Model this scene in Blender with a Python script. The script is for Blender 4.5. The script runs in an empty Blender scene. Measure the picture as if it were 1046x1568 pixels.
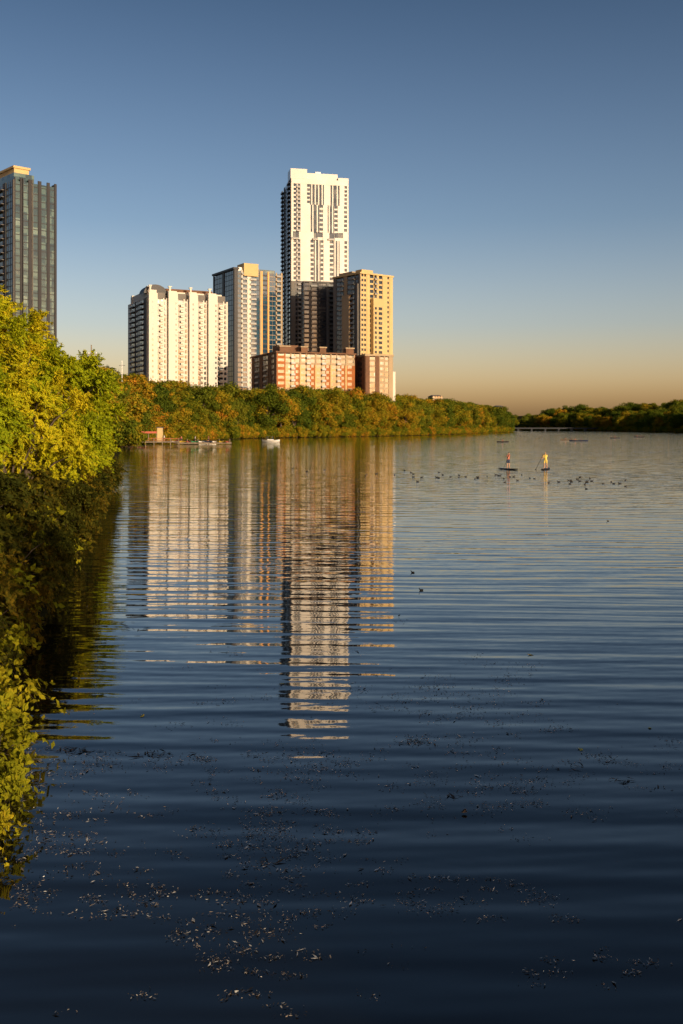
import bpy, math, random
import numpy as np
from mathutils import Vector, Matrix
random.seed(7); rng=np.random.default_rng(7)
F=1525.0; CU=523.0; HV=654.0; CH=4.5
def X(u,Y): return (u-CU)/F*Y
def Z(v,Y): return CH-(v-HV)/F*Y
scene=bpy.context.scene
COL=scene.collection
# ------------------------------------------------------------------ materials
def newmat(name):
    m=bpy.data.materials.new(name); m.use_nodes=True
    nt=m.node_tree; nt.nodes.clear()
    out=nt.nodes.new('ShaderNodeOutputMaterial')
    return m,nt,out
def N(nt,t,**kw):
    n=nt.nodes.new(t)
    for k,v in kw.items(): setattr(n,k,v)
    return n
def math_n(nt,op,a,b=None,c=None):
    n=nt.nodes.new('ShaderNodeMath'); n.operation=op
    for i,v in enumerate((a,b,c)):
        if v is None: continue
        if isinstance(v,(int,float)): n.inputs[i].default_value=v
        else: nt.links.new(v,n.inputs[i])
    return n.outputs[0]
def ramp(nt,fac,stops):
    r=nt.nodes.new('ShaderNodeValToRGB')
    e=r.color_ramp.elements
    while len(e)<len(stops): e.new(0.5)
    for i,(p,c) in enumerate(stops):
        e[i].position=p; e[i].color=(*c,1)
    nt.links.new(fac,r.inputs[0]); return r.outputs[0]
def simple(name,col,rough=0.7,var=0.12,scale=0.3,metal=0.0,spec=0.3):
    m,nt,out=newmat(name)
    b=N(nt,'ShaderNodeBsdfPrincipled'); tc=N(nt,'ShaderNodeTexCoord')
    n=N(nt,'ShaderNodeTexNoise'); n.inputs['Scale'].default_value=scale; n.inputs['Detail'].default_value=6
    nt.links.new(tc.outputs['Object'],n.inputs['Vector'])
    lo=tuple(c*(1-var) for c in col); hi=tuple(min(1,c*(1+var)) for c in col)
    nt.links.new(ramp(nt,n.outputs['Fac'],[(0.3,lo),(0.7,hi)]),b.inputs['Base Color'])
    b.inputs['Roughness'].default_value=rough; b.inputs['Metallic'].default_value=metal
    b.inputs['Specular IOR Level'].default_value=spec
    nt.links.new(b.outputs[0],out.inputs[0]); return m
def glassmat(name,stops,cell=(1.6,1.6,3.1),rough=0.12,spec=0.8):
    m,nt,out=newmat(name)
    b=N(nt,'ShaderNodeBsdfPrincipled'); tc=N(nt,'ShaderNodeTexCoord')
    vm=N(nt,'ShaderNodeVectorMath',operation='DIVIDE'); vm.inputs[1].default_value=cell
    nt.links.new(tc.outputs['Object'],vm.inputs[0])
    fl=N(nt,'ShaderNodeVectorMath',operation='FLOOR'); nt.links.new(vm.outputs[0],fl.inputs[0])
    w=N(nt,'ShaderNodeTexWhiteNoise'); nt.links.new(fl.outputs[0],w.inputs['Vector'])
    nt.links.new(ramp(nt,w.outputs['Value'],stops),b.inputs['Base Color'])
    b.inputs['Roughness'].default_value=rough; b.inputs['Specular IOR Level'].default_value=spec
    sub=N(nt,'ShaderNodeVectorMath',operation='SUBTRACT'); sub.inputs[1].default_value=(.5,.5,.5)
    nt.links.new(w.outputs['Color'],sub.inputs[0])
    sc=N(nt,'ShaderNodeVectorMath',operation='SCALE'); sc.inputs['Scale'].default_value=0.03
    nt.links.new(sub.outputs[0],sc.inputs[0])
    g=N(nt,'ShaderNodeNewGeometry'); ad=N(nt,'ShaderNodeVectorMath',operation='ADD')
    nt.links.new(g.outputs['Normal'],ad.inputs[0]); nt.links.new(sc.outputs[0],ad.inputs[1])
    no=N(nt,'ShaderNodeVectorMath',operation='NORMALIZE'); nt.links.new(ad.outputs[0],no.inputs[0])
    nt.links.new(no.outputs[0],b.inputs['Normal'])
    nt.links.new(b.outputs[0],out.inputs[0]); return m
def foliage(name,stops,transl=0.35,objvar=None):
    m,nt,out=newmat(name)
    at=N(nt,'ShaderNodeAttribute',attribute_name='rnd'); ac=N(nt,'ShaderNodeAttribute',attribute_name='clump')
    oi=N(nt,'ShaderNodeObjectInfo')
    f=math_n(nt,'ADD',math_n(nt,'MULTIPLY',at.outputs['Fac'],0.3),math_n(nt,'MULTIPLY',ac.outputs['Fac'],0.3))
    f=math_n(nt,'ADD',f,math_n(nt,'MULTIPLY',oi.outputs['Random'],0.4))
    col=ramp(nt,f,stops)
    d=N(nt,'ShaderNodeBsdfDiffuse'); t=N(nt,'ShaderNodeBsdfTranslucent'); mx=N(nt,'ShaderNodeMixShader')
    nt.links.new(col,d.inputs[0]); nt.links.new(col,t.inputs[0]); mx.inputs[0].default_value=transl
    nt.links.new(d.outputs[0],mx.inputs[1]); nt.links.new(t.outputs[0],mx.inputs[2])
    nt.links.new(mx.outputs[0],out.inputs[0]); return m
M={}
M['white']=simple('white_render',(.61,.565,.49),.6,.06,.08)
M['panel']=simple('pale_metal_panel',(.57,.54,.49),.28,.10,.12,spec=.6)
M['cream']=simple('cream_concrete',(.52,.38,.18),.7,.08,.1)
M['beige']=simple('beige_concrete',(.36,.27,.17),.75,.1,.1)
M['grey']=simple('grey_and_shaded_concrete',(.15,.14,.13),.75,.12,.1)  # plain grey concrete, also the colour given to shaded pale walls
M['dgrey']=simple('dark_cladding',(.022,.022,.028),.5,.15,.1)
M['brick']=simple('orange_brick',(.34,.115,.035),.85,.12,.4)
M['dbrick']=simple('brown_and_shaded_brick',(.15,.078,.045),.85,.15,.4)  # brown brick, also the brick block's shaded side
M['roof']=simple('roof_membrane',(.12,.11,.11),.8,.2,.1)
M['glass']=glassmat('window_glass',[(0,(.008,.012,.02)),(.6,(.015,.022,.035)),(.85,(.04,.045,.055)),(1,(.14,.13,.11))])
M['bglass']=glassmat('blue_curtain_glass',[(0,(.01,.03,.06)),(.5,(.012,.045,.085)),(1,(.03,.09,.14))],rough=.08,spec=1)
M['tglass']=glassmat('teal_glass',[(0,(.02,.035,.04)),(.5,(.04,.07,.068)),(.8,(.09,.14,.12)),(1,(.19,.25,.21))],cell=(3.,3.,3.2),rough=.12,spec=1)
M['rail']=simple('balcony_rail',(.20,.21,.22),.4,.1,.5,spec=.5)
M['drail']=simple('dark_balcony_rail',(.05,.06,.065),.3,.1,.5,spec=.8)
M['gold']=simple('copper_panel',(.45,.22,.06),.4,.1,.3,metal=.3)
M['bark']=simple('bark',(.09,.065,.045),.9,.35,3)
M['wood']=simple('weathered_wood',(.22,.17,.12),.8,.25,2)
M['red']=simple('red_paint',(.42,.10,.06),.5,.1,1)
M['wpaint']=simple('white_paint',(.8,.79,.76),.4,.05,1)
M['yellow']=simple('yellow_plastic',(.65,.42,.04),.35,.08,2)
M['green']=simple('green_plastic',(.05,.22,.10),.35,.08,2)
M['skin']=simple('skin',(.50,.27,.17),.5,.08,6)
M['hair']=simple('hair',(.05,.03,.02),.6,.2,20)
M['blond']=simple('blond_hair',(.40,.26,.10),.6,.2,20)
M['navy']=simple('navy_cloth',(.03,.04,.08),.8,.1,8)
M['shirtr']=simple('red_cloth',(.42,.13,.08),.8,.1,8)
M['shirty']=simple('yellow_cloth',(.75,.55,.12),.8,.1,8)
M['black']=simple('black_rubber',(.02,.02,.022),.5,.1,5)
M['feather']=simple('dark_feather',(.03,.028,.026),.6,.3,12)
M['bill']=simple('pale_bill',(.6,.55,.45),.5,.05,12)
M['metal']=simple('galvanised_steel',(.35,.35,.36),.4,.1,1,metal=.7)
# ------------------------------------------------------------------ mesh helpers
def mesh_obj(name,verts,faces,mats=(),midx=None,parent=None,smooth=False,link=True):
    me=bpy.data.meshes.new(name); me.from_pydata(verts,[],faces)
    for m in mats: me.materials.append(m)
    if midx is not None: me.polygons.foreach_set('material_index',midx)
    if smooth: me.polygons.foreach_set('use_smooth',[True]*len(me.polygons))
    me.update()
    o=bpy.data.objects.new(name,me)
    if link: COL.objects.link(o)
    if parent: o.parent=parent
    return o
def empty(name,loc=(0,0,0),rz=0):
    e=bpy.data.objects.new(name,None); e.location=loc; e.rotation_euler=(0,0,rz); e.empty_display_size=.5
    COL.objects.link(e); return e
def inst(name,mesh,loc,rz=0,s=(1,1,1),parent=None):
    o=bpy.data.objects.new(name,mesh); o.location=loc; o.rotation_euler=(0,0,rz); o.scale=s
    COL.objects.link(o)
    if parent: o.parent=parent
    return o
class Bag:
    def __init__(s): s.v=[]; s.f=[]; s.m=[]; s.mats=[]
    def mi(s,mat):
        if mat not in s.mats: s.mats.append(mat)
        return s.mats.index(mat)
    def box(s,x0,x1,y0,y1,z0,z1,mat):
        b=len(s.v); i=s.mi(mat)
        s.v+=[(x0,y0,z0),(x1,y0,z0),(x1,y1,z0),(x0,y1,z0),(x0,y0,z1),(x1,y0,z1),(x1,y1,z1),(x0,y1,z1)]
        s.f+=[(b,b+3,b+2,b+1),(b+4,b+5,b+6,b+7),(b,b+1,b+5,b+4),(b+1,b+2,b+6,b+5),(b+2,b+3,b+7,b+6),(b+3,b,b+4,b+7)]
        s.m+=[i]*6
    def tube(s,pts,rad,mat,n=7):
        i=s.mi(mat); b=len(s.v); pts=[Vector(p) for p in pts]
        for k,p in enumerate(pts):
            d=(pts[min(k+1,len(pts)-1)]-pts[max(k-1,0)]).normalized()
            a=d.cross(Vector((0,0,1)) if abs(d.z)<.95 else Vector((1,0,0))).normalized(); c=d.cross(a)
            for j in range(n):
                t=2*math.pi*j/n; s.v.append(tuple(p+(a*math.cos(t)+c*math.sin(t))*rad[k]))
        for k in range(len(pts)-1):
            for j in range(n):
                j2=(j+1)%n; s.f.append((b+k*n+j,b+k*n+j2,b+(k+1)*n+j2,b+(k+1)*n+j)); s.m.append(i)
        s.f.append(tuple(b+j for j in range(n))); s.m.append(i)
        s.f.append(tuple(b+(len(pts)-1)*n+j for j in range(n))[::-1]); s.m.append(i)
    def obj(s,name,parent=None,smooth=False,link=True):
        return mesh_obj(name,s.v,s.f,[M[k] for k in s.mats],s.m,parent,smooth,link)
# ------------------------------------------------------------------ terrain
lake=[(-3.2,2),(-3.8,10),(-4.9,13),(-5.9,17.4),(-7,24),(-9.3,35),(-12.7,52),(-17,75),(-27,120),(-44,200),(-52,236),(-52,275),(-46,350),(-34,395),
 (5,457),(40,528),(72,624),(110,760),(157,915),(175,1100),(190,1290),(235,1400),(293,1260),(312,1090),(294,858),(330,600),(380,300),(300,60),(100,2),(40,-3),(4,-2.5)]
LP=np.array(lake,float)
def lake_sd(px,py):
    d=np.full(px.shape,1e9); inside=np.zeros(px.shape,bool); n=len(LP)
    for i in range(n):
        a=LP[i]; b=LP[(i+1)%n]; e=b-a
        t=np.clip(((px-a[0])*e[0]+(py-a[1])*e[1])/(e@e),0,1)
        d=np.minimum(d,np.hypot(px-a[0]-t*e[0],py-a[1]-t*e[1]))
        c=((a[1]>py)!=(b[1]>py))&(px<(b[0]-a[0])*(py-a[1])/(b[1]-a[1]+1e-12)+a[0])
        inside^=c
    return np.where(inside,-d,d)
def ground_h(px,py):
    d=lake_sd(px,py); dp=np.maximum(d,0)
    h=.55*(1-np.exp(-dp/2.5))+np.minimum(dp*.03,3)
    far=np.clip((py-700)/500,0,1)
    h+=far*np.minimum(dp*.085,26)*(1+.25*np.sin(px*.011+1)+.2*np.sin(py*.006))
    h=np.where(d<0,-np.minimum(-d*.5,2.5)-.02,h)
    return h
nx,ny=380,420
tx=np.linspace(-1,1,nx); gx=5000*np.sinh(7*tx)/np.sinh(7)
ty=np.linspace(-.62,1,ny); gy=20+6000*np.sinh(6.5*ty)/np.sinh(6.5)
GX,GY=np.meshgrid(gx,gy); GZ=ground_h(GX,GY)
V=np.stack([GX.ravel(),GY.ravel(),GZ.ravel()],1)
I=(np.arange(ny-1)[:,None]*nx+np.arange(nx-1)[None,:]).ravel()
Fc=np.stack([I,I+1,I+nx+1,I+nx],1)
m,nt,out=newmat('grassy_ground')
b=N(nt,'ShaderNodeBsdfPrincipled'); tc=N(nt,'ShaderNodeTexCoord'); n=N(nt,'ShaderNodeTexNoise'); n.inputs['Scale'].default_value=.9; n.inputs['Detail'].default_value=12
nt.links.new(tc.outputs['Object'],n.inputs['Vector']); nt.links.new(ramp(nt,n.outputs['Fac'],[(.3,(.012,.010,.006)),(.5,(.03,.03,.012)),(.7,(.06,.05,.02))]),b.inputs['Base Color'])
b.inputs['Roughness'].default_value=1; b.inputs['Specular IOR Level'].default_value=0; nt.links.new(b.outputs[0],out.inputs[0])
mesh_obj('ground',V.tolist(),Fc.tolist(),[m],smooth=True)
# ------------------------------------------------------------------ water
m,nt,out=newmat('lake_water')
b=N(nt,'ShaderNodeBsdfPrincipled'); geo=N(nt,'ShaderNodeNewGeometry'); sx=N(nt,'ShaderNodeSeparateXYZ'); nt.links.new(geo.outputs['Position'],sx.inputs[0])
x,y=sx.outputs[0],sx.outputs[1]
def noise(sxv,syv,detail=2,seed=0.,rough=.5):
    c=N(nt,'ShaderNodeCombineXYZ'); nt.links.new(math_n(nt,'MULTIPLY',x,sxv),c.inputs[0]); nt.links.new(math_n(nt,'MULTIPLY',y,syv),c.inputs[1]); c.inputs[2].default_value=seed
    t=N(nt,'ShaderNodeTexNoise'); t.inputs['Scale'].default_value=1; t.inputs['Detail'].default_value=detail; t.inputs['Roughness'].default_value=rough
    nt.links.new(c.outputs[0],t.inputs['Vector']); return t.outputs['Fac']
def cen(o): return math_n(nt,'SUBTRACT',o,.5)
def wave(lam,ang,amp,ph,dist,seed):
    k=2*math.pi/lam
    p=math_n(nt,'ADD',math_n(nt,'MULTIPLY',y,k*math.cos(ang)),math_n(nt,'MULTIPLY',x,k*math.sin(ang)))
    p=math_n(nt,'ADD',p,math_n(nt,'MULTIPLY',noise(.09,.16,2,seed),dist))
    s=math_n(nt,'SINE',math_n(nt,'ADD',p,ph))
    am=math_n(nt,'MULTIPLY',noise(.08,.35,2,seed+9),2*amp)
    return math_n(nt,'MULTIPLY',s,am)
def addl(l):
    o=l[0]
    for q in l[1:]: o=math_n(nt,'ADD',o,q)
    return o
wind=ramp(nt,noise(.008,.05,4,4.4),[(.38,(.3,.3,.3)),(.62,(1,1,1))])
yn=math_n(nt,'MULTIPLY',y,1/70.); yn=math_n(nt,'MINIMUM',yn,1.0)
chop=math_n(nt,'MULTIPLY',math_n(nt,'ADD',math_n(nt,'MULTIPLY',yn,.9),.16),wind)
sy=addl([wave(.78,.03,.021,0,12,1.),wave(1.45,-.07,.013,1,10,2.),wave(.41,.10,.012,2,13,3.),wave(.26,-.12,.006,.5,14,21.),
   math_n(nt,'MULTIPLY',cen(noise(.25,1.6,3,15.)),.075),
   math_n(nt,'MULTIPLY',math_n(nt,'MULTIPLY',cen(noise(.7,3.2,2,5.)),.20),chop),
   math_n(nt,'MULTIPLY',math_n(nt,'MULTIPLY',cen(noise(4,11,2,6.)),.14),chop)])
sxx=addl([math_n(nt,'MULTIPLY',cen(noise(.5,1.2,2,7.)),.022),math_n(nt,'MULTIPLY',math_n(nt,'MULTIPLY',cen(noise(3,7,2,8.)),.06),chop)])
cb=N(nt,'ShaderNodeCombineXYZ'); nt.links.new(sxx,cb.inputs[0]); nt.links.new(sy,cb.inputs[1]); cb.inputs[2].default_value=1
nn=N(nt,'ShaderNodeVectorMath',operation='NORMALIZE'); nt.links.new(cb.outputs[0],nn.inputs[0]); nt.links.new(nn.outputs[0],b.inputs['Normal'])
b.inputs['Base Color'].default_value=(.005,.005,.004,1); b.inputs['Roughness'].default_value=.03; b.inputs['IOR'].default_value=1.65
b.inputs['Specular Tint'].default_value=(1,.96,.88,1)
nt.links.new(b.outputs[0],out.inputs[0])
mesh_obj('water',[(-1500,-400,0),(1500,-400,0),(1500,3000,0),(-1500,3000,0)],[(0,1,2,3)],[m])
# ------------------------------------------------------------------ foliage builder
def build_tree(name,leafC,leafN,size,asp,clump,bag,lmat,updir=None):
    n=len(leafC)
    r=rng.normal(size=(n,3)) if updir is None else updir
    nrm=leafN/np.maximum(np.linalg.norm(leafN,axis=1,keepdims=True),1e-6)
    u=r-(r*nrm).sum(1,keepdims=True)*nrm; u/=np.maximum(np.linalg.norm(u,axis=1,keepdims=True),1e-6)
    w=np.cross(nrm,u); s=size[:,None]
    P=np.stack([leafC-u*s,leafC+w*s*asp-u*s*.15,leafC+u*s,leafC-w*s*asp-u*s*.15],1).reshape(-1,3)
    nb=len(bag.v); verts=np.concatenate([np.array(bag.v).reshape(-1,3),P]) if nb else P
    me=bpy.data.meshes.new(name)
    nq=n; bf=bag.f; ls=[len(f) for f in bf]
    loops=np.concatenate([np.array([i for f in bf for i in f],int),nb+np.arange(4*nq)])
    tot=np.concatenate([np.array(ls,int),np.full(nq,4)]); st=np.concatenate([[0],np.cumsum(tot)[:-1]])
    me.vertices.add(len(verts)); me.vertices.foreach_set('co',verts.astype(np.float32).ravel())
    me.loops.add(len(loops)); me.loops.foreach_set('vertex_index',loops.astype(np.int32))
    me.polygons.add(len(tot)); me.polygons.foreach_set('loop_start',st.astype(np.int32)); me.polygons.foreach_set('loop_total',tot.astype(np.int32))
    me.materials.append(M['bark']); me.materials.append(lmat)
    me.polygons.foreach_set('material_index',np.concatenate([np.zeros(len(ls),int),np.ones(nq,int)]).astype(np.int32))
    a=me.attributes.new('rnd','FLOAT','FACE'); a.data.foreach_set('value',np.concatenate([np.zeros(len(ls)),rng.random(nq)]).astype(np.float32))
    a=me.attributes.new('clump','FLOAT','FACE'); a.data.foreach_set('value',np.concatenate([np.zeros(len(ls)),clump]).astype(np.float32))
    me.update(calc_edges=True); me.validate(); return me
def far_tree(name,H,R,lobes,per,ls,lmat,zc=.56,rz=.42):
    bag=Bag(); bag.tube([(0,0,-1),(0.1,0,H*.25),(.2,.1,H*.55)],[.035*H*.5,.025*H*.5,.01*H],'bark',6)
    C=[];Nn=[];S=[];K=[]
    for i in range(lobes):
        while True:
            p=rng.uniform(-1,1,3)
            if .25<np.linalg.norm(p)<1: break
        c=np.array([p[0]*R*.8,p[1]*R*.8,H*zc+p[2]*H*rz*.85])
        if i%3==0: bag.tube([(0.1,0,H*.3),tuple((c*.5+np.array([0,0,H*.2])).tolist()),tuple(c.tolist())],[.008*H,.006*H,.002*H],'bark',4)
        r=rng.uniform(.14,.30)*R*1.3
        d=rng.normal(size=(per,3)); d[:,2]+=.25; d/=np.linalg.norm(d,axis=1,keepdims=True)
        rr=r*rng.uniform(.5,1.25,(per,1))
        C.append(c+d*rr*np.array([1,1,.85])); Nn.append(d+rng.normal(size=(per,3))*.45); S.append(ls*rng.uniform(.6,1.3,per)); K.append(np.full(per,rng.random()))
    return build_tree(name,np.concatenate(C),np.concatenate(Nn),np.concatenate(S),.6,np.concatenate(K),bag,lmat)
def near_tree(name,H,R,lobes,twigs,per,ls,lmat,zc=.55,rz=.43,asp=.3,droop=.5,tl=(.5,1.2),stems=3,up=.6):
    bag=Bag()
    for k in range(stems):
        a=rng.uniform(0,6.28); o=np.array([math.cos(a),math.sin(a)])*R*.12*(stems>1)
        bag.tube([(o[0],o[1],-1),(o[0]*1.6,o[1]*1.6,H*.3),(o[0]*2.2,o[1]*2.2,H*.5),(o[0]*2.6,o[1]*2.6,H*.68)],[.022*H,.017*H,.01*H,.003*H],'bark',7)
    C=[];Nn=[];S=[];K=[];U=[]
    for i in range(lobes):
        while True:
            p=rng.uniform(-1,1,3)
            if .35<np.linalg.norm(p)<1: break
        c=np.array([p[0]*R*.85,p[1]*R*.85,H*zc+p[2]*H*rz*.85]); c[2]=max(c[2],.25)
        q=c*np.array([.25,.25,.6]); bag.tube([tuple(q),tuple(c*.6+q*.4+np.array([0,0,.03*H])),tuple(c)],[.006*H,.004*H,.0015*H],'bark',4)
        k=rng.random(); outw=np.array([p[0],p[1],p[2]*.5+up*.4])
        for j in range(twigs):
            d=rng.normal(size=3)*.75+outw*1.1; d[2]+=up*.4; d/=np.linalg.norm(d)
            L=rng.uniform(*tl); t=np.sort(rng.random(per))[:,None]
            pts=c+d*L*t+np.array([0,0,-1])*droop*(t**2)*L*.6
            if j%3==0: bag.tube([tuple(c),tuple(c+d*L*.5+np.array([0,0,-droop*.15*L])),tuple(c+d*L+np.array([0,0,-droop*.6*L]))],[.0018*H,.0012*H,.0005*H],'bark',3)
            pts=pts+rng.normal(size=(per,3))*.09*L*(1.1-t)
            C.append(pts); Nn.append(rng.normal(size=(per,3))*.6+outw*1.0+np.array([0,0,.4])); S.append(ls*rng.uniform(.55,1.3,per)); K.append(np.full(per,k*.7+rng.random()*.3)); U.append(d+rng.normal(size=(per,3))*.7)
    return build_tree(name,np.concatenate(C),np.concatenate(Nn),np.concatenate(S),asp,np.concatenate(K),bag,lmat,np.concatenate(U))
fm=foliage('autumn_foliage',[(.0,(.04,.075,.010)),(.35,(.13,.15,.012)),(.6,(.28,.21,.014)),(.8,(.40,.21,.018)),(.95,(.42,.13,.02))],.25)
fg=foliage('green_foliage',[(.0,(.035,.065,.010)),(.5,(.10,.125,.012)),(.9,(.20,.185,.018))],.25)
fn=foliage('cypress_foliage',[(.0,(.16,.22,.010)),(.45,(.38,.40,.012)),(.9,(.60,.47,.018))],.3)
fb=foliage('bush_foliage',[(.0,(.025,.035,.008)),(.5,(.07,.07,.010)),(.85,(.20,.13,.012))],.35)
fy=foliage('yellow_leaves',[(.0,(.18,.20,.012)),(.5,(.32,.29,.015)),(.9,(.48,.36,.02))],.4)
protoA=[far_tree('autumn_tree%d'%i,1*18,6.2,36,230,.32,fm,.54,.44) for i in range(6)]
protoG=[far_tree('green_tree%d'%i,1*18,6.2,36,230,.32,fg,.54,.44) for i in range(3)]
protoS=[far_tree('shrub%d'%i,6,4,18,170,.26,fm,.42,.42) for i in range(2)]
protoN=[near_tree('cypress%d'%i,10,4.3,84,22,50,.12,fn,zc=.53,rz=.46) for i in range(3)]
protoB=[near_tree('bush%d'%i,3.4,2.1,42,14,26,.085,fb,.45,.42,asp=.5,droop=.7,tl=(.4,.9),stems=4) for i in range(2)]
protoY=near_tree('yellow_shrub',1.2,.7,18,8,13,.05,fy,.5,.4,asp=.55,droop=.8,tl=(.25,.6),stems=3)
forest=empty('riverside_forest'); far_forest=empty('distant_treeline')
def hgt(px,py): return float(ground_h(np.array([px]),np.array([py]))[0])
def scatter(parent,seg,rows,step,hs,green,inner0=3,shr=True,wf=1.15):
    for (ax,ay),(bx,by) in zip(seg[:-1],seg[1:]):
        L=math.hypot(bx-ax,by-ay); dx,dy=(bx-ax)/L,(by-ay)/L; nx_,ny_=-dy,dx
        for r in range(rows):
            k=int(L/step)+1
            for i in range(k):
                t=(i+random.random())*step
                off=inner0+r*step*1.0+random.uniform(-1.5,1.5)*step*.25
                px,py=ax+dx*t+nx_*off,ay+dy*t+ny_*off
                if lake_sd(np.array([px]),np.array([py]))[0]<1.0: continue
                h=random.uniform(*hs)*(.88+.05*r)
                g=random.random()<green
                me=random.choice(protoG if g else protoA); s=h/18
                inst('tree_instance',me,(px,py,hgt(px,py)-.3),random.uniform(0,6.28),(s*wf*random.uniform(.8,1.3),s*wf*random.uniform(.8,1.3),s),parent)
        if shr:
            for i in range(int(L/3.5)+1):
                t=(i+random.random())*3.5; px,py=ax+dx*t+nx_*1.2,ay+dy*t+ny_*1.2
                s=random.uniform(.6,1.2); inst('shrub_instance',random.choice(protoS),(px,py,.1),random.uniform(0,6.28),(s,s,s),parent)
left_seg=[(-44,215),(-58,250),(-52,290),(-46,350),(-34,395),(5,457),(40,528),(72,624),(110,760),(157,915),(175,1100)]
scatter(forest,left_seg[:5],5,8,(14.5,23),.3)
scatter(forest,left_seg[4:8],5,8.5,(15,24),.35)
scatter(forest,left_seg[7:],4,10,(19,26),.4)
scatter(forest,[(-62,140),(-75,200),(-90,260)],3,9,(13,18),.3,shr=False)
scatter(far_forest,[(175,1150),(190,1290),(235,1400),(293,1260),(312,1090),(294,858),(330,600)],7,15,(16,26),.6,6)
# ------------------------------------------------------------------ near bank trees
def named(name,me,px,py,h,base,rz=None,w=1):
    s=h/base; inst(name,me,(px,py,hgt(px,py)-.1),random.uniform(0,6.28) if rz is None else rz,(s*w,s*w,s))
for px,py,h,w in [(-14.9,53,8.2,1),(-14.0,45,9.9,1.0),(-12.0,36,7.9,1),(-18.2,49,11.6,1.05),(-16.2,41,10.8,1),(-11.6,28,6.9,.9),(-18,35,10.4,1.1),(-21.0,62,11.8,1.1),(-23,75,11.8,1),(-34,110,13,1.3),(-40,135,14,1.3),(-31,92,12.6,1.1),(-17,59,8.6,1),(-14.6,49,6.6,1),(-13.0,42,6.2,1),(-13.8,31,9.2,1)]:
    named('bald_cypress_tree',random.choice(protoN),px,py,h,10,w=w)
sh=LP[1:8]
for a_,b_ in zip(sh[:-1],sh[1:]):
    L=np.hypot(*(b_-a_)); k=max(1,int(L/1.7))
    for i in range(k):
        q=a_+(b_-a_)*(i+random.random()*.6)/k; hh=min(3.0,.8+.075*q[1])*random.uniform(.8,1.15)
        if q[1]<13.2: hh*=.6
        named('riverbank_bush',random.choice(protoB),q[0]-hh*.33,q[1],hh,3.4,w=.9)
        if q[1]<30: named('riverbank_bush',random.choice(protoB),q[0]-hh*.33-1.7,q[1]+random.uniform(-1,1),hh*1.4,3.4,w=1)
for px,py,h in [(-5.2,14.2,1.4),(-4.25,11.3,1.0),(-4.55,12.7,1.15),(-4.0,10.4,.8),(-6.4,16.9,1.5),(-7.4,20,2.0),(-5.9,15.4,1.3),(-8.6,24,2.4),(-9.6,29,2.6)]:
    named('yellow_leaf_shrub',protoY,px,py,h,1.2)
for px,py,h in [(19,-10,9.5),(25,-9,9),(32,-11,10),(39,-9,9.5),(46,-11,10),(54,-10,10)]:  # unseen trees behind the camera, added to shade the left bank
    o=inst('added_shade_tree',random.choice(protoA),(px,py,hgt(px,py)-.2),random.uniform(0,6.28),(h/18*1.3,h/18*1.3,h/18))
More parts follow.
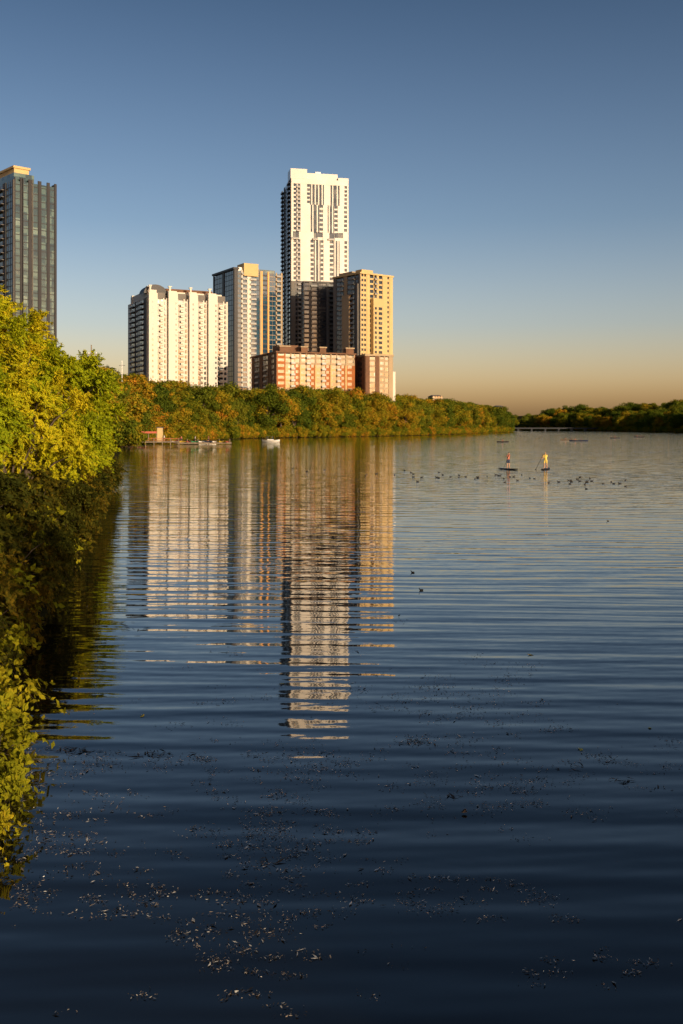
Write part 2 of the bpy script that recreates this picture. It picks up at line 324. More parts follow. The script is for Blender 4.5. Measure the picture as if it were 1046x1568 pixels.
# ------------------------------------------------------------------ buildings
class Bld(Bag):
    def setup(s,name,uL,uC,uR,Y,th):
        th=math.radians(th); s.name=name; P=(X(uC,Y),Y); s.P=P; s.th=th
        d1=(math.cos(th),math.sin(th)); d2=(-math.sin(th),math.cos(th))
        k=(uR-CU)/F; s.W=(k*P[1]-P[0])/(d1[0]-k*d1[1])
        k=(uL-CU)/F; s.D=(k*P[1]-P[0])/(d2[0]-k*d2[1])
        if s.D<0 or s.D>60: print('DEPTH?',name,s.D); s.D=45
        s.Y=Y; s.r=(0,s.W,0,s.D); return s
    def xu(s,u):
        k=(u-CU)/F; c,sn=math.cos(s.th),math.sin(s.th); return (k*s.P[1]-s.P[0])/(c-k*sn)
    def fb(s,side,a0,a1,o0,o1,z0,z1,mat):
        x0,x1,y0,y1=s.r
        if side=='F': s.box(a0,a1,y0-o1,y0-o0,z0,z1,mat)
        elif side=='L': s.box(x0-o1,x0-o0,a0,a1,z0,z1,mat)
        elif side=='R': s.box(x1+o0,x1+o1,a0,a1,z0,z1,mat)
        else: s.box(a0,a1,y1+o0,y1+o1,z0,z1,mat)
    def facade(s,side,cols,z0,z1,fh=3.1,rail='rail'):
        x0,x1,y0,y1=s.r
        A0,A1=(x0,x1) if side in 'FB' else (y0,y1)
        if side in 'LB': cols=cols[::-1]
        tot=sum(c[0] for c in cols); a=A0
        nf=max(1,int(round((z1-z0)/fh))); f=(z1-z0)/nf
        for c in cols:
            w=(A1-A0)*c[0]/tot; p,q=a+.006,a+w-.006; t=c[1]; mt=c[2] if len(c)>2 else 'white'; a+=w
            if t=='wall': s.fb(side,p,q,-.2,.35,z0,z1-.01,mt)
            elif t in('win','slit'):
                k=.36 if t=='win' else .5
                for i in range(nf): s.fb(side,p,q,-.15,.12,z0+i*f,z0+(i+k)*f,mt)
                nm=max(1,int((q-p)/2.4))
                for j in range(nm+1):
                    ww=.05 if t=='win' else .3
                    m_=p+ww+(q-p-2*ww)*j/nm; s.fb(side,m_-ww,m_+ww,-.14,.15,z0+.002,z1-.02,mt)
            elif t=='balc':
                for i in range(nf):
                    z=z0+i*f
                    s.fb(side,p,q,-.1,1.5,z,z+.28,mt)
                    s.fb(side,p,q,1.38,1.46,z+.281,z+1.25,rail)
                    h=(q-p)*.22; s.fb(side,p,p+h,-.1,.15,z+.281,z+f-.003,mt)
            elif t=='glass':
                for i in range(nf): s.fb(side,p,q,-.1,.06,z0+i*f,z0+i*f+.35,mt)
                nm=max(1,int((q-p)/2.4))
                for j in range(nm+1):
                    m_=p+.05+(q-p-.1)*j/nm; s.fb(side,m_-.05,m_+.05,-.1,.10,z0+.003,z1-.02,mt)
            elif t=='slat':
                nm=max(2,int(round((q-p)/2.6)))
                for j in range(nm):
                    m_=p+(q-p)*(j+.5)/nm; s.fb(side,m_-.42,m_+.42,-.1,.3,z0,z1-.015,mt)
    def core(s,z0,z1,mat='glass'): x0,x1,y0,y1=s.r; s.box(x0,x1,y0,y1,z0,z1,mat)
    def cap(s,z,h,mat='white',o=.5,i=0.):
        x0,x1,y0,y1=s.r; s.box(x0-o,x1+o,y0-o,y1+o,z,z+h,mat)
    def done(s):
        e=empty(s.name,(s.P[0],s.P[1],0),s.th)
        names={'glass':'windows','bglass':'curtain_wall','tglass':'glass_panels','white':'white_walls','panel':'metal_panels','cream':'cream_walls','beige':'beige_walls','grey':'concrete_walls','brick':'brick_walls','dbrick':'brown_walls','rail':'balcony_rails','drail':'balcony_rails','roof':'roof','dgrey':'dark_cladding','gold':'copper_panels','metal':'antenna','wpaint':'trim'}
        for k,mt in enumerate(s.mats):
            fs=[i for i in range(len(s.f)) if s.m[i]==k]
            ids=sorted({v for i in fs for v in s.f[i]}); mp={v:j for j,v in enumerate(ids)}
            o=mesh_obj(names.get(mt,mt),[s.v[v] for v in ids],[tuple(mp[v] for v in s.f[i]) for i in fs],[M[mt]],parent=e)
G0=1.0
# A : dark glass tower far left
b=Bld().setup('dark_glass_tower',-30,22,86,450,42); zt=Z(271,450)
b.core(G0,zt-1.5,'tglass')
b.facade('F',[(1,'wall','dgrey'),(5,'glass','dgrey'),(1.6,'wall','dgrey'),(1,'slat','dgrey'),(6,'glass','dgrey'),(3,'wall','dgrey'),(1,'slat','grey'),(6,'glass','dgrey'),(3.4,'wall','dgrey'),(6,'glass','dgrey'),(3,'wall','dgrey'),(5,'glass','dgrey'),(2,'wall','dgrey')],G0,zt,3.2)
b.facade('L',[(1,'wall','dgrey'),(6,'balc','grey'),(1,'wall','dgrey'),(4,'glass','dgrey'),(1,'wall','dgrey'),(6,'balc','grey'),(1,'wall','dgrey'),(5,'glass','dgrey'),(1,'wall','grey')],G0,zt-1,3.2,'drail')
b.facade('R',[(2,'wall','dgrey'),(6,'glass','dgrey'),(2,'wall','dgrey'),(6,'glass','dgrey'),(2,'wall','dgrey')],G0,zt,3.2)
x0,x1,y0,y1=b.r; b.box(x0+3,x1*.5,y0+7,y1-3,zt-2,zt+6,'cream'); b.box(x0+2.4,x1*.5+.6,y0+6.4,y1-2.4,zt+6.003,zt+7,'cream'); b.box(x0+.5,x1*.5,y0+1.5,y1-1,zt-1.6,zt+2.5,'tglass')
b.done()
# B : white condominium with four bays
b=Bld().setup('white_condominium',197,226,348,560,27); zt=Z(455,560); fh=3.0
b.core(G0,zt-.8)
xs=[b.xu(u) for u in (226,256,288,317,348)]
b.facade('L',[(2,'wall','white'),(4,'balc','grey'),(3,'win','grey'),(4,'balc','grey'),(2,'wall','grey')],G0,zt,fh)  # left side lies in shade; the shade is put into grey walls
for i in range(4):
    a,c=xs[i],xs[i+1]; b.r=(a,c,0,b.D)
    b.facade('F',[(5.0,'wall','white'),(.5,'slit','white'),(2.8,'win','white'),(2.2,'slit','white')],G0,zt,fh)
b.r=(0,b.W,0,b.D)
b.facade('R',[(5,'wall'),(3,'win'),(5,'wall'),(3,'win')],G0,zt,fh)
R0=b.r
for i in range(4):
    a,c=xs[i],xs[i+1]; w=c-a
    b.box(a+.2,a+w*.46,-2.2,-.4,G0,zt+2.5+(i%2)*1.0,'white')
    b.box(a+w*.06,a+w*.14,-1.6,-.9,zt+2.5,zt+6.2,'white'); b.box(a+w*.02,a+w*.18,-1.9,-.6,zt+6.2,zt+6.8,'white')
    b.box(a+w*.55,a+w*.93,1,6,zt-1,zt+3.2,'grey'); b.box(a+w*.05,a+w*.5,1.5,7,zt-1,zt+4.6,'white')
    for k in range(int((zt-G0)/fh)):
        z=G0+k*fh
        b.box(a+w*.62,a+w*.76,-1.5,-.37,z,z+1.1,'white')
        b.box(a+w*.465,a+w*.57,-1.2,-.37,z+.7,z+2.8,'glass')
        b.box(a+w*.86,a+w*.94,-.42,-.36,z+.8,z+2.6,'glass')
        if i%2==0: b.box(a+w*.17,a+w*.25,-2.25,-2.1,z+1.1,z+2.3,'glass')
        else: b.box(a+w*.34,a+w*.41,-2.25,-2.1,z+1.1,z+2.3,'glass')
b.r=(1,b.W-2,4,b.D-1); b.core(zt-1,Z(443,560),'white')
zb=Z(448,560); n=14; xa,xb=b.xu(222),b.xu(258)
base=len(b.v); i_=b.mi('dgrey')
for k in range(n+1):
    t=math.pi*k/n; b.v+= [((xa+xb)/2-(xb-xa)/2*math.cos(t),2.0,zb+5.2*math.sin(t)),((xa+xb)/2-(xb-xa)/2*math.cos(t),12,zb+5.2*math.sin(t))]
for k in range(n): b.f.append((base+2*k,base+2*k+1,base+2*k+3,base+2*k+2)); b.m.append(i_)
b.f.append(tuple(base+2*k for k in range(n+1))); b.m.append(i_)
b.box(b.xu(258),b.xu(330),5,9,zt+2,Z(438,560),'dbrick'); b.r=R0
b.box(.5,2.5,2,4,zt,zt+6,'white'); b.box(0.2,2.8,1.7,4.3,zt+6,zt+6.6,'white')
b.box(.5,2.5,b.D-6,b.D-4,zt,zt+5,'white')
b.done()
# C : blue glass residential tower
b=Bld().setup('blue_glass_tower',327,359,432,650,30); zt=Z(412,650)
b.core(G0,zt-.8,'bglass')
b.facade('L',[(1,'wall','dgrey'),(8,'glass','dgrey'),(2,'wall','dgrey'),(8,'glass','dgrey'),(1,'wall','dgrey')],G0,zt,3.3)
b.facade('F',[(2,'wall','dgrey'),(2.4,'win','grey'),(3.5,'balc','white'),(1.6,'wall','white'),(3.8,'balc','white'),(2.6,'glass','dgrey'),(1,'wall','beige'),(.8,'wall','gold'),(3.2,'win','dgrey'),(1.0,'wall','gold'),(4.5,'glass','beige'),(3,'balc','beige'),(1,'wall','beige')],G0,zt,3.2)
b.facade('R',[(1,'wall','beige'),(8,'glass','beige'),(2,'wall','beige'),(8,'glass','beige')],G0,zt,3.3)
b.box(b.xu(372),b.xu(394),-1.8,9,zt-4,Z(402,650),'cream'); b.box(b.xu(366),b.xu(372)-.1,1,9,zt-1,Z(408,650),'wpaint'); b.box(b.xu(396),b.xu(424),3,12,zt-1,Z(408,650),'tglass')
b.box(-1,b.xu(366),-.8,b.D+.5,zt,zt+1.2,'dgrey')
b.done()
# D : tall white tower
b=Bld().setup('tall_white_tower',432,446,533,690,12); zt=Z(272,690); zm=Z(366,690); zm2=Z(354,690); zl=Z(430,690)
b.core(G0,zt-2)
p='panel'
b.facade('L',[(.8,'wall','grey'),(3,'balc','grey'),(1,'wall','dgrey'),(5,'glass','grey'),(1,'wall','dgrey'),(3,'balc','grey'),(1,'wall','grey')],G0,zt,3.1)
b.facade('F',[(1.6,'wall',p),(2.6,'win',p),(2.6,'balc',p),(7.5,'wall',p),(6.6,'slat',p),(2.6,'win',p),(3.4,'wall',p),(5,'slat',p),(2.6,'win',p),(4.6,'wall',p),(2.4,'win',p),(.8,'wall',p)],zm2,Z(312,690),3.1)
b.facade('F',[(1.6,'wall',p),(2.6,'win',p),(2.6,'balc',p),(5.0,'wall',p),(2.4,'win',p),(10.6,'slat',p),(5,'wall',p),(7,'slat',p),(3.6,'wall',p),(2.2,'win',p),(.8,'wall',p)],Z(312,690),zt-4,3.1)
b.facade('F',[(4.5,'balc',p),(3,'wall',p),(5,'wall',p),(3,'balc',p),(3,'win',p),(3,'wall',p),(4,'balc',p),(5,'win',p),(3,'wall',p)],zm,zm2,4.3)
b.facade('F',[(1.6,'wall',p),(2.6,'win',p),(2.6,'balc',p),(7.5,'wall',p),(2.6,'win',p),(5.2,'slat',p),(2.2,'win',p),(4.6,'wall',p),(3,'win',p),(4.6,'slat',p),(3.6,'wall',p),(2.2,'win',p),(.8,'wall',p)],zl,zm,3.1)
b.facade('F',[(2.5,'wall','grey'),(1.5,'win','grey'),(2.2,'balc','grey'),(4,'win','grey'),(4,'balc','grey'),(2,'wall','dgrey'),(6,'win','grey'),(2,'wall','grey'),(5,'balc','grey'),(6,'win','grey')],G0,zl,3.1)  # lower front in grey: the condominium's cast shadow as wall colour
b.facade('R',[(3,'wall'),(3,'balc'),(5,'win'),(3,'balc'),(3,'wall')],G0,zt,3.1)
a=b.xu(447);c=b.xu(470);d=b.xu(532)
b.fb('F',0,b.W,-.2,.45,zt-4,zt-.5,p)
b.box(-.5,c,-.6,12,zt-.5,Z(258,690),p); b.box(c+.01,b.W*.82,1.0,14,zt-.5,Z(263,690),p); b.box(b.xu(484),b.xu(492),2,5,Z(263,690),Z(260,690),'wpaint')
b.box(b.W*.82+.01,b.W+.3,-.5,14,zt-.5,Z(269,690),p)
b.done()
# E : twin-tier cream condominium on the right
b=Bld().setup('cream_condominium',511,552,601,610,38); zt=Z(419,610); zs=Z(458,610)
b.core(G0,zt-.8)
b.facade('L',[(2,'wall','grey'),(3,'win','grey'),(3,'balc','grey'),(2,'wall','beige'),(3,'win','grey'),(3,'balc','grey'),(2,'win','grey'),(1.5,'wall','grey')],G0,zt,3.0)  # shadowed face: grey walls carry the shade on the cream building
b.facade('F',[(4,'slit','cream'),(1.8,'wall','cream'),(2.6,'win','cream'),(1.9,'balc','cream'),(1.4,'wall','cream'),(2.4,'win','cream'),(2.8,'wall','cream'),(2,'slit','cream'),(2.0,'wall','cream')],G0,zt,3.0)
b.facade('R',[(4,'wall','cream'),(3,'win','cream'),(3,'wall','cream')],G0,zt,3.0)
b.cap(zt,1.0,'cream',.7); b.box(b.W*.1,b.W*.45,2,8,zt+1,zt+3.2,'cream'); b.box(3,b.W-3,b.D*.45,b.D-2,zt+1,Z(411,610),'beige')
b.box(b.W*.30,b.W*.62,-3.2,-.4,G0,zs+1,'cream')
for k in range(int(zs/3)-1):
    b.box(b.W*.34,b.W*.40,-3.23,-3.0,G0+k*3+.9,G0+k*3+2.5,'glass'); b.box(b.W*.46,b.W*.57,-3.23,-3.0,G0+k*3+.8,G0+k*3+2.5,'glass')
b.box(-1.5,-.4,b.D*.35,b.D*.62,G0,zt-12,'beige')
b.box(-1.2,-.4,b.D*.05,b.D*.12,G0,zt-6,'grey')
b.done()
b=Bld().setup('tower_shadow_block',462,466,512,655,12); zt=Z(432,655)  # dark block standing in for the shadow on the tall tower's base
b.core(G0,zt-.5); b.facade('F',[(3,'win','dgrey'),(1,'wall','grey'),(4,'balc','grey'),(1,'wall','dgrey'),(5,'win','dgrey'),(1,'wall','grey'),(4,'balc','grey')],G0,zt,3.1,'drail')
b.facade('L',[(1,'wall','grey'),(4,'win','grey'),(1,'wall','grey')],G0,zt,3.1); b.facade('R',[(1,'wall','grey'),(4,'win','grey'),(1,'wall','grey')],G0,zt,3.1); b.cap(zt,.8,'grey',.4); b.done()
# F : brick mid-rise
b=Bld().setup('brick_apartment_block',371,424,543,530,22); zt=Z(540,530)
b.core(G0,zt-.5)
b.facade('L',[(2,'wall','dbrick'),(3,'win','dbrick'),(3,'balc','dbrick'),(2,'wall','dbrick'),(3,'win','dbrick'),(3,'balc','dbrick'),(2,'wall','dbrick'),(3,'win','dbrick'),(2,'wall','dbrick')],G0,zt,3.1)  # shaded brick: the darker brown puts the shade into the wall colour
b.facade('F',[(5,'slit','brick')]+[(3,'win','cream'),(2.4,'balc','beige'),(3,'slit','brick'),(.8,'wall','cream')]*4+[(4,'slit','brick'),(1,'wall','brick')],G0,zt-6,3.1)
b.facade('F',[(5,'slit','brick')]+[(3,'win','beige'),(2.4,'balc','beige'),(3,'win','beige'),(.8,'wall','beige')]*4+[(5,'slit','beige')],zt-6,zt,3.0)
b.facade('R',[(2,'wall','brick'),(3,'win','brick'),(3,'win','brick'),(2,'wall','brick')],G0,zt,3.1)
b.cap(zt,.8,'dbrick',.8)
for k,(p_,q) in enumerate([(.03,.16),(.30,.38),(.54,.62),(.88,.98)]): b.box(b.W*p_,b.W*q,-.9,3,zt+.8,zt+3.2,'dbrick'); b.box(b.W*p_-.4,b.W*q+.4,-1.3,3.4,zt+3.2,zt+3.8,'beige')
b.box(b.W*.05,b.W*.3,4,14,zt+.8,zt+4.5,'dbrick')
b.done()
# G : brown stepped block
b=Bld().setup('brown_stone_block',543,560,601,540,20); zt=Z(545,540)
b.core(G0,zt-.5)
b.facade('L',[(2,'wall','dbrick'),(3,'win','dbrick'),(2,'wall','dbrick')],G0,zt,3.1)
b.facade('F',[(2,'wall','dbrick'),(3,'win','beige'),(2,'wall','dbrick'),(3,'slit','beige'),(2,'win','beige'),(2,'wall','beige')],G0,zt,3.1)
b.facade('R',[(2,'wall','beige'),(3,'win','beige'),(2,'wall','beige')],G0,zt,3.1)
b.cap(zt,1,'beige',.6); b.box(b.W+.7,b.W+2.6,2,10,G0,Z(568,540),'white'); b.done()
def house(u,v,Y,w=12,h=5):
    e=empty('hillside_house',(X(u,Y),Y,Z(v,Y)),.3); b=Bag()
    b.box(-w/2,w/2,0,8,-14,h*.6,'beige')
    for k in range(4): b.box(-w/2+.6+k*w/4,-w/2+1.6+k*w/4,-.05,.1,.6,2.2,'glass')
    b.obj('walls',e)
    mesh_obj('roof',[(-w/2-.5,-.5,h*.6+.01),(w/2+.5,-.5,h*.6+.01),(w/2+.5,8.5,h*.6+.01),(-w/2-.5,8.5,h*.6+.01),(-w/2+1,4,h),(w/2-1,4,h)],[(0,1,5,4),(1,2,5),(2,3,4,5),(3,0,4),(3,2,1,0)],[M['roof']],parent=e)
house(670,611,720,8,3.0); house(766,627,980,8,4)
e=empty('utility_pole',(X(140,200),200,1)); b=Bag(); b.tube([(0,0,0),(0,0,Z(528,200)-1)],[.16,.11],'wood',8); zt=Z(543,200)-1; b.box(-1.1,1.1,-.08,.08,zt,zt+.16,'wood'); [b.tube([(k,0,zt+.16),(k,0,zt+.45)],[.05,.07],'metal',6) for k in(-1,-.5,.5,1)]; b.obj('pole',e)
e=empty('utility_pole',(X(187,260),260,1)); b=Bag(); b.tube([(0,0,0),(0,0,Z(552,260)-1)],[.12,.06],'metal',8); b.box(-.8,.8,-.06,.06,Z(566,260),Z(566,260)+.15,'metal'); b.obj('pole',e)
e=empty('road_bridge',(0,1180,0)); b=Bag(); b.box(150,345,-4,4,2.4,3.4,'dgrey'); b.box(150,345,-4.2,-4.003,3.4,4.0,'dgrey')
for k in range(12): b.box(160+k*16,161.6+k*16,-3.5,3.5,-2,2.4,'dgrey'); b.box(159.4+k*16,162.2+k*16,-3.8,3.8,1.9,2.397,'dgrey')
b.obj('deck_and_piers',e)
# ------------------------------------------------------------------ boats/people
def hull(L,W,H,mat,inner='wood',open_=True):
    b=Bag(); i=b.mi(mat); j=b.mi(inner); n=14; secs=[]
    for k in range(n+1):
        t=-1+2*k/n; w=W/2*max(.03,(1-abs(t)**2.4)); sh=H*(.75+.35*t*t); kz=-H*.25+H*.35*abs(t)**3
        row=[(L/2*t,-w,sh),(L/2*t,-w*.85,kz+(sh-kz)*.35),(L/2*t,0,kz),(L/2*t,w*.85,kz+(sh-kz)*.35),(L/2*t,w,sh)]
        ins=[(L/2*t*.98,-w*.86,sh),(L/2*t*.98,-w*.6,kz+.3*(sh-kz) if open_ else sh+.05),(L/2*t*.98,w*.6,kz+.3*(sh-kz) if open_ else sh+.05),(L/2*t*.98,w*.86,sh)]
        secs.append(len(b.v)); b.v+=row+ins
    for k in range(n):
        p,q=secs[k],secs[k+1]
        for r in range(4): b.f.append((p+r,p+r+1,q+r+1,q+r)); b.m.append(i)
        b.f.append((p,p+5,q+5,q)); b.m.append(i); b.f.append((p+4,p+8,q+8,q+4)); b.m.append(i)
        for r in (5,6,7): b.f.append((p+r,p+r+1,q+r+1,q+r)); b.m.append(j)
    return b
def skin(name,V_,E,R,mats,matfn,sub=2):
    me=bpy.data.meshes.new(name); me.from_pydata(V_,E,[]); o=bpy.data.objects.new(name,me); COL.objects.link(o)
    md=o.modifiers.new('s','SKIN')
    sv=me.skin_vertices[0].data
    for i,r in enumerate(R): sv[i].radius=(r,r)
    sv[0].use_root=True
    s=o.modifiers.new('u','SUBSURF'); s.levels=sub; s.render_levels=sub
    bpy.context.view_layer.update()
    dg=bpy.context.evaluated_depsgraph_get(); me2=bpy.data.meshes.new_from_object(o.evaluated_get(dg))
    bpy.data.objects.remove(o); me2.name=name; me2.materials.clear()
    for m_ in mats: me2.materials.append(M[m_])
    for p in me2.polygons: p.material_index=matfn(p.center); p.use_smooth=True
    return me2
def person_mesh(name,handR,handL,seated=False,mats=('skin','navy','shirtr','hair'),lean=.08):
    z0=.0 if not seated else -.72
    V_=[];E=[];R=[]
    def add(p,r,par=None):
        V_.append(tuple(p)); R.append(r)
        if par is not None: E.append((par,len(V_)-1))
        return len(V_)-1
    pel=add((0,0,.95+z0),.14); sp=add((0,-lean*.5,1.13+z0),.125,pel); ch=add((0,-lean,1.33+z0),.155,sp); nk0=add((0,-lean,1.46+z0),.08,ch)
    nk=add((0,-lean*1.1,1.53+z0),.055,nk0); hd=add((0,-lean*1.3,1.60+z0),.08,nk); h2=add((0,-lean*1.3,1.68+z0),.10,hd); h3=add((0,-lean*1.2,1.76+z0),.07,h2)
    add((0,-lean*1.3-.11,1.645+z0),.014,h2)
    for sgn,hand in((-1,handR),(1,handL)):
        hand=Vector(hand)+Vector((0,0,z0))
        sh=Vector((sgn*.17,-lean,1.41+z0)); s=add(sh,.07,ch)
        mid=(sh+hand)/2; dist=(hand-sh).length; bend=math.sqrt(max(0,.29**2-(dist/2)**2)); el=mid+Vector((sgn*.6,.25,-.75)).normalized()*bend
        e_=add(el,.048,s); w=add(hand-(hand-el).normalized()*.07,.032,e_); pm=add(hand,.036,w)
        for f in range(4):
            a=Vector((0.024*(f-1.5),-.0,.0)); k1=add(hand+a+Vector((0,-.045,0)),.010,pm); add(hand+a+Vector((0,-.065,-.03)),.008,k1)
        add(hand+Vector((-sgn*.045,-.02,.02)),.011,pm)
        hip=add((sgn*.095,0,.9+z0),.105,pel)
        if seated:
            kn=add((sgn*.14,-.42,.28),.07,hip); an=add((sgn*.12,-.75,.08),.045,kn); add((sgn*.12,-.9,.14),.03,an)
        else:
            kn=add((sgn*.13,-.06,.5),.072,hip); an=add((sgn*.15,.02,.1),.048,kn); add((sgn*.17,-.15,.055),.035,an)
    def mf(c):
        z=c.z-z0
        if z>1.66 or (z>1.56 and c.y>-lean*1.2+.03): return 3
        if z>1.5: return 0
        if .98<z<=1.5 and abs(c.x)<.26 and c.y>-.26: return 2
        if .58<z<=.98 and abs(c.x)<.24 and c.y>-.2: return 1
        if seated and c.z<.35 and c.y>-.35: return 1
        return 0
    return skin(name,V_,E,R,mats,mf)
def board(mat):
    b=Bag(); i=b.mi(mat); j=b.mi('black'); n=16; rows=[]
    for k in range(n+1):
        t=-1+2*k/n; w=.38*max(.05,(1-abs(t)**2.6)); z=.06*abs(t)**3; rows.append(len(b.v))
        b.v+=[(w*s_,1.65*t,z+zz) for s_,zz in((-1,.06),(-.8,.0),(.8,.0),(1,.06),(.85,.11),(-.85,.11))]
    for k in range(n):
        p,q=rows[k],rows[k+1]
        for r in range(6): b.f.append((p+r,q+r,q+(r+1)%6,p+(r+1)%6)); b.m.append(j if r==4 and abs(k-8)<4 else i)
    b.f.append(tuple(rows[0]+r for r in range(6))); b.m.append(i); b.f.append(tuple(rows[-1]+r for r in range(6))[::-1]); b.m.append(i)
    return b
def paddle(b,p,q,mat='black'):
    p,q=Vector(p),Vector(q); d=(q-p).normalized(); b.tube([p,q],[.018,.018],mat,6)
    s_=d.cross(Vector((0,1,0))).normalized()
    b.tube([p-s_*.06,p+s_*.06],[.016,.016],mat,6)
    i=b.mi(mat); k=len(b.v)
    nrm=d.cross(s_)*.012
    for o_ in (nrm,-nrm):
        for a_,l in((-.03,-.02),(-.10,.18),(-.08,.42),(.08,.42),(.10,.18),(.03,-.02)): b.v.append(tuple(q+s_*a_+d*l+o_))
    b.f.append(tuple(range(k,k+6))); b.f.append(tuple(range(k+11,k+5,-1))); b.m+=[i,i]
    for r in range(6): r2=(r+1)%6; b.f.append((k+r,k+6+r,k+6+r2,k+r2)); b.m.append(i)
def paddler(u,v,rz,mats,bm,mirror=1,brz=0):
    Y=CH*F/(v-HV); e=empty('paddleboarder',(X(u,Y),Y,.0),rz)
    hr=(-.16*mirror,-.36,1.47); hl=(-.40*mirror,-.36,1.02)
    if mirror<0: hr,hl=hl,hr
    top=hr if mirror>0 else hl; low=hl if mirror>0 else hr
    me=person_mesh('body',hr,hl,mats=mats); o=inst('body',me,(0,0,.10),0,(1,1,1),e)
    b=Bag(); t=Vector(top)+Vector((.02*mirror,-.035,.16)); l=Vector(low)+Vector((0,-.035,.10)); d=(l-t).normalized(); paddle(b,t,t+d*1.75); b.obj('paddle',e)
    b=board(bm); b.obj('board',e)
paddler(778,719,math.radians(28),('skin','navy','shirtr','hair'),'black',1)
paddler(835.5,719,math.radians(-24),('skin','shirty','shirty','blond'),'black',1)
def canoe(name,u,v,L,rz,n,mat,people=True,W=.8,H=.4,open_=True):
    Y=CH*F/(v-HV); e=empty(name,(X(u,Y),Y,.02),rz); hull(L,W,H,mat,'wood',open_).obj('hull',e,True)
    for k in range(n):
        xx=(k-(n-1)/2)*L/(n+1)
        me=SEAT[k%2]; o=inst('rower_%d'%(k+1),me,(xx,0,-.02),math.radians(-90),(1,1,1),e)
        b=Bag(); b.tube([(xx-.3,-1.1,.2),(xx-.3,0,.72),(xx-.3,1.1,1.0)],[.02,.02,.02],'black',5); b.box(xx-.38,xx-.22,-1.45,-1.1,.03,.25,'black'); b.obj('paddle_%d'%(k+1),e)
SEAT=[person_mesh('rower',(-.25,-.38,1.2),(.25,-.38,1.25),True,('skin','navy','shirtr','hair')),person_mesh('rower_b',(-.25,-.38,1.2),(.25,-.38,1.25),True,('skin','black','navy','hair'))]
canoe('kayak',770,677,4.2,.4,1,'black',W=.62,H=.3,open_=False)
canoe('rowing_boat',871,674.5,6,.1,2,'wood'); canoe('rowing_boat',886,675.5,6,-.1,2,'navy')
canoe('kayak',942,671,4.5,.2,1,'black',W=.6,H=.3,open_=False); canoe('kayak',979,669.5,5,.1,2,'black',W=.6,H=.35,open_=False)
canoe('canoe',318,678.5,4.8,.05,1,'wpaint'); canoe('kayak',292,680,4,-.1,1,'yellow',W=.65,H=.3,open_=False)
Y=300; e=empty('motor_boat',(X(415,Y),Y,.05),math.radians(-8)); hull(5.4,1.9,.7,'wpaint','rail').obj('hull',e,True)
b=Bag(); b.box(-1.0,.7,-.65,.65,.3,.8,'wpaint'); b.box(.5,.56,-.6,.6,.8,1.2,'bglass'); b.box(-1.1,.6,-.7,.7,1.6,1.66,'navy'); [b.tube([(a,c,.75),(a,c,1.6)],[.03,.03],'metal',5) for a in(-1.,.45) for c in(-.6,.6)]; b.box(-2.95,-2.65,-.18,.18,.1,.9,'black'); b.obj('cabin_and_motor',e)
e=empty('boathouse',(-51,258,0),math.radians(8)); b=Bag()
b.box(-8,9,-3,6,.55,.8,'wood'); b.box(-7,3,-1.5,5,3.0,3.2,'roof'); b.box(-7.2,3.2,-1.72,-1.503,2.9,3.4,'red'); b.box(-6.5,-1,1.5,4.8,.8,2.997,'dbrick'); b.box(-5.9,-4.9,1.44,1.6,.81,2.7,'wpaint'); b.box(-3.8,-2.2,1.44,1.6,1.6,2.5,'glass')
for k in range(6): b.box(-7+k*2,-6.85+k*2,-1.5,-1.35,.8,2.997,'wood')
for k in range(9): b.tube([(-8+k*2.1,-2.8,-2),(-8+k*2.1,-2.8,1.7)],[.12,.12],'wood',7)
b.box(-8,9,-2.9,-2.82,1.5,1.6,'red'); b.box(-8,9,-2.9,-2.82,1.1,1.16,'red'); b.box(3.2,4.6,0,3,.8,4.3,'cream'); b.box(3.0,4.8,-.2,3.2,4.3,4.5,'roof')
b.obj('boathouse_structure',e)
e=empty('floating_dock',(-37,262,0),.05); b=Bag(); b.box(-7,8,-1.6,1.2,.15,.5,'wood'); [b.tube([(-6.5+k*2.8,1.4,-2),(-6.5+k*2.8,1.4,1.4)],[.1,.1],'wood',7) for k in range(6)]; b.obj('deck',e)
mt=['wpaint','yellow','red','green','wpaint','navy']
for k in range(9):
    o=hull(3.6,.7,.32,mt[k%6],'black',False).obj('docked_kayak',None,True); o.location=(-43.5+k*1.7,261.2+.5*(k%2),.55); o.rotation_euler=(0,0,math.radians(70+random.uniform(-14,14)))
for k,(dx,dy) in enumerate([(-46,258),(-42,261),(-38.5,261.8),(-35,261.6)]):
    me=person_mesh('standing_person',(-.25,-.12,.86),(.25,-.15,.88),mats=('skin','navy',('wpaint','shirtr')[k%2],'hair')); inst('standing_person',me,(dx,dy,.5 if k else .8),random.uniform(0,6))
dv=[(-.22,0,.10),(-.12,0,.07),(0,0,.06),(.12,0,.08),(.17,0,.17),(.19,0,.24),(.26,0,.235)]
duck=skin('duck',dv,[(i,i+1) for i in range(6)],[.03,.085,.10,.075,.035,.042,.014],('feather','bill'),lambda c:1 if c.x>.235 else 0)
fl=empty('duck_flock')
pts=[]
for k in range(56):
    t=random.random(); u=(545 if k%5==0 else 600)+t*(370); v=727+13*((u-600)/330)+random.gauss(0,3.2); pts.append((u,v))
pts+=[(958,745),(931,798),(388,816),(632,877),(645,904),(448,718),(470,722),(497,720)]
for u,v in pts:
    Y=CH*F/(v-HV); s=random.uniform(.48,.72) if Y>60 else .3; inst('duck_body',duck,(X(u,Y),Y,-.02*s),random.choice([0,3.14])+random.gauss(0,.6),(s,s,s),fl)
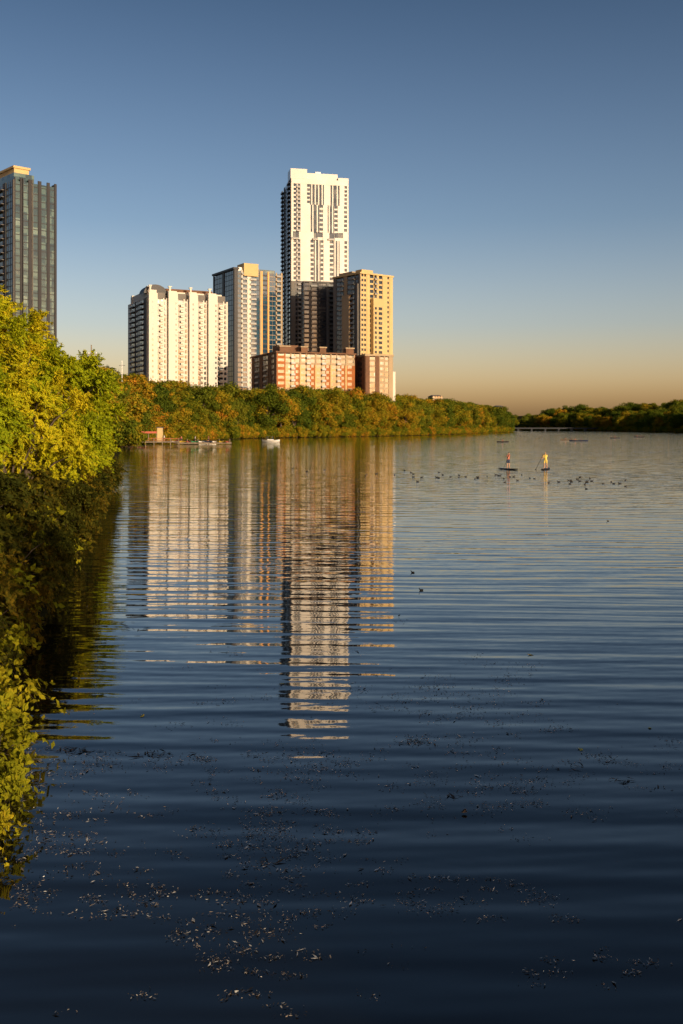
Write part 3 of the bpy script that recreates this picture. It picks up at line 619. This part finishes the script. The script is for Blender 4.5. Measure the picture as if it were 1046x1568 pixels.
# floating debris
def debris(name,items,colors,lo,hi,asp,flat=0.004):
    V_=[];Fc_=[];mi=[]
    for (px,py) in items:
        a=random.uniform(0,6.28); s=random.uniform(lo,hi)*(.4+.06*py)*(2.0 if random.random()<.07 else 1); c,d=math.cos(a),math.sin(a); k=len(V_); w=s*random.uniform(*asp)
        tl_=random.uniform(-.3,.3)*s
        for (p,q,r_) in((-s,0,tl_),(0,-w,0),(s,0,-tl_),(0,w,0)): V_.append((px+p*c-q*d,py+p*d+q*c,max(.003,.006+r_+random.uniform(0,flat))))
        Fc_.append((k,k+1,k+2,k+3)); mi.append(random.choice(range(len(colors))))
    mesh_obj(name,V_,Fc_,colors,mi)
def PX(u,v): Y=CH*F/(v-HV); return (X(u,Y),Y)
dk=simple('dead_leaf',(.03,.022,.014),.6,.3,8); lt=simple('glint_leaf',(.38,.36,.32),.35,.3,8,spec=.8); lm=simple('tan_leaf',(.2,.16,.12),.4,.3,8,spec=.8); ylw=simple('yellow_leaf',(.5,.38,.04),.5,.1,8)  # the palest flakes carry the glint on floating specks in their colour
it=[]
for (u,v,su,sv,n) in [(450,1240,60,45,900),(430,1330,60,50,900),(370,1440,60,45,700),(230,1170,90,12,500),(130,1260,90,40,600),(700,1080,70,30,600),(640,1135,16,4,160),(780,1210,110,35,700),(560,1060,120,12,360),(880,1190,100,30,500),(900,1480,80,30,200),(730,1370,80,30,350),(500,1170,60,20,420),(60,1200,35,40,500),(420,900,250,60,60),(500,1300,260,150,1100),(190,1360,50,30,400),(40,1330,30,60,500),(650,1100,250,60,500)]:
    left=n
    while left>0:
        cu,cv=random.gauss(u,su),random.gauss(v,sv); c_=random.randint(3,30); left-=c_
        for k in range(c_):
            uu,vv=random.gauss(cu,12),random.gauss(cv,3)
            if vv<800: continue
            px,py=PX(uu,vv)
            if px<-.29*py-.4: continue
            it.append((px,py))
debris('floating_leaf_litter',it,[dk,dk,lm,lm,lt],.004,.022,(.10,.4),.008)
tw=[PX(random.gauss(u,s_),random.gauss(v,3)) for (u,v,s_,n) in [(120,1150,16,40),(235,1153,8,14),(950,1196,12,16),(200,960,10,10),(640,1137,12,18),(860,1175,14,12),(700,1217,10,8),(410,1320,10,10),(250,1155,40,12)] for k in range(n)]
debris('floating_twigs',tw,[dk],.02,.06,(.08,.25),.01)
debris('floating_yellow_leaves',[PX(888,1147),PX(995,1115),PX(218,1097),PX(890,1149),PX(432,1047),PX(812,1003)],[ylw],.03,.05,(.5,.8))
me=skin('floating_seed_pod',[(0,0,.0),(.03,.01,.03),(-.03,0,.03),(.0,.03,.05)],[(0,1),(0,2),(0,3)],[.03,.02,.02,.015],('bark',),lambda c:0); p=PX(712,1247); inst('floating_seed_pod',me,(p[0],p[1],.005))
# ------------------------------------------------------------------ camera, light, sky
cam=bpy.data.cameras.new('camera'); co=bpy.data.objects.new('camera',cam); COL.objects.link(co)
co.location=(0,0,CH); co.rotation_euler=(math.radians(90),0,0)
cam.sensor_fit='HORIZONTAL'; cam.sensor_width=24; cam.lens=35; cam.shift_y=-(784-HV)/1046; cam.clip_end=12000; cam.clip_start=.1
scene.camera=co
EL=math.radians(10); sd=Vector((.62*math.cos(EL),-.785*math.cos(EL),math.sin(EL)))
L=bpy.data.lights.new('sun','SUN'); L.energy=5; L.angle=math.radians(.5); L.color=(1,.80,.53)
lo=bpy.data.objects.new('sun',L); COL.objects.link(lo); lo.rotation_euler=sd.to_track_quat('Z','Y').to_euler()
w=bpy.data.worlds.new('World'); scene.world=w; w.use_nodes=True; nt=w.node_tree
bg=nt.nodes['Background']; sk=nt.nodes.new('ShaderNodeTexSky'); sk.sky_type='NISHITA'; sk.sun_disc=False
sk.sun_elevation=EL; sk.sun_rotation=math.atan2(sd.x,sd.y); sk.air_density=1.0; sk.dust_density=2.5; sk.ozone_density=1.5; sk.altitude=100
tc=nt.nodes.new('ShaderNodeTexCoord'); sp=nt.nodes.new('ShaderNodeSeparateXYZ'); nt.links.new(tc.outputs['Generated'],sp.inputs[0])
hz=ramp(nt,sp.outputs[2],[(0.0,(1.0,.64,.44)),(.045,(.90,.64,.52)),(.10,(.62,.53,.55)),(.20,(.38,.385,.44)),(.40,(.19,.22,.27)),(1,(.17,.19,.24))])
mul=nt.nodes.new('ShaderNodeVectorMath'); mul.operation='MULTIPLY'; nt.links.new(sk.outputs[0],mul.inputs[0]); nt.links.new(hz,mul.inputs[1])
sc=nt.nodes.new('ShaderNodeVectorMath'); sc.operation='SCALE'; sc.inputs['Scale'].default_value=3.8; nt.links.new(mul.outputs[0],sc.inputs[0])
nt.links.new(sc.outputs[0],bg.inputs[0]); bg.inputs[1].default_value=.08
scene.view_settings.view_transform='Standard'; scene.view_settings.look='None'; scene.view_settings.exposure=0
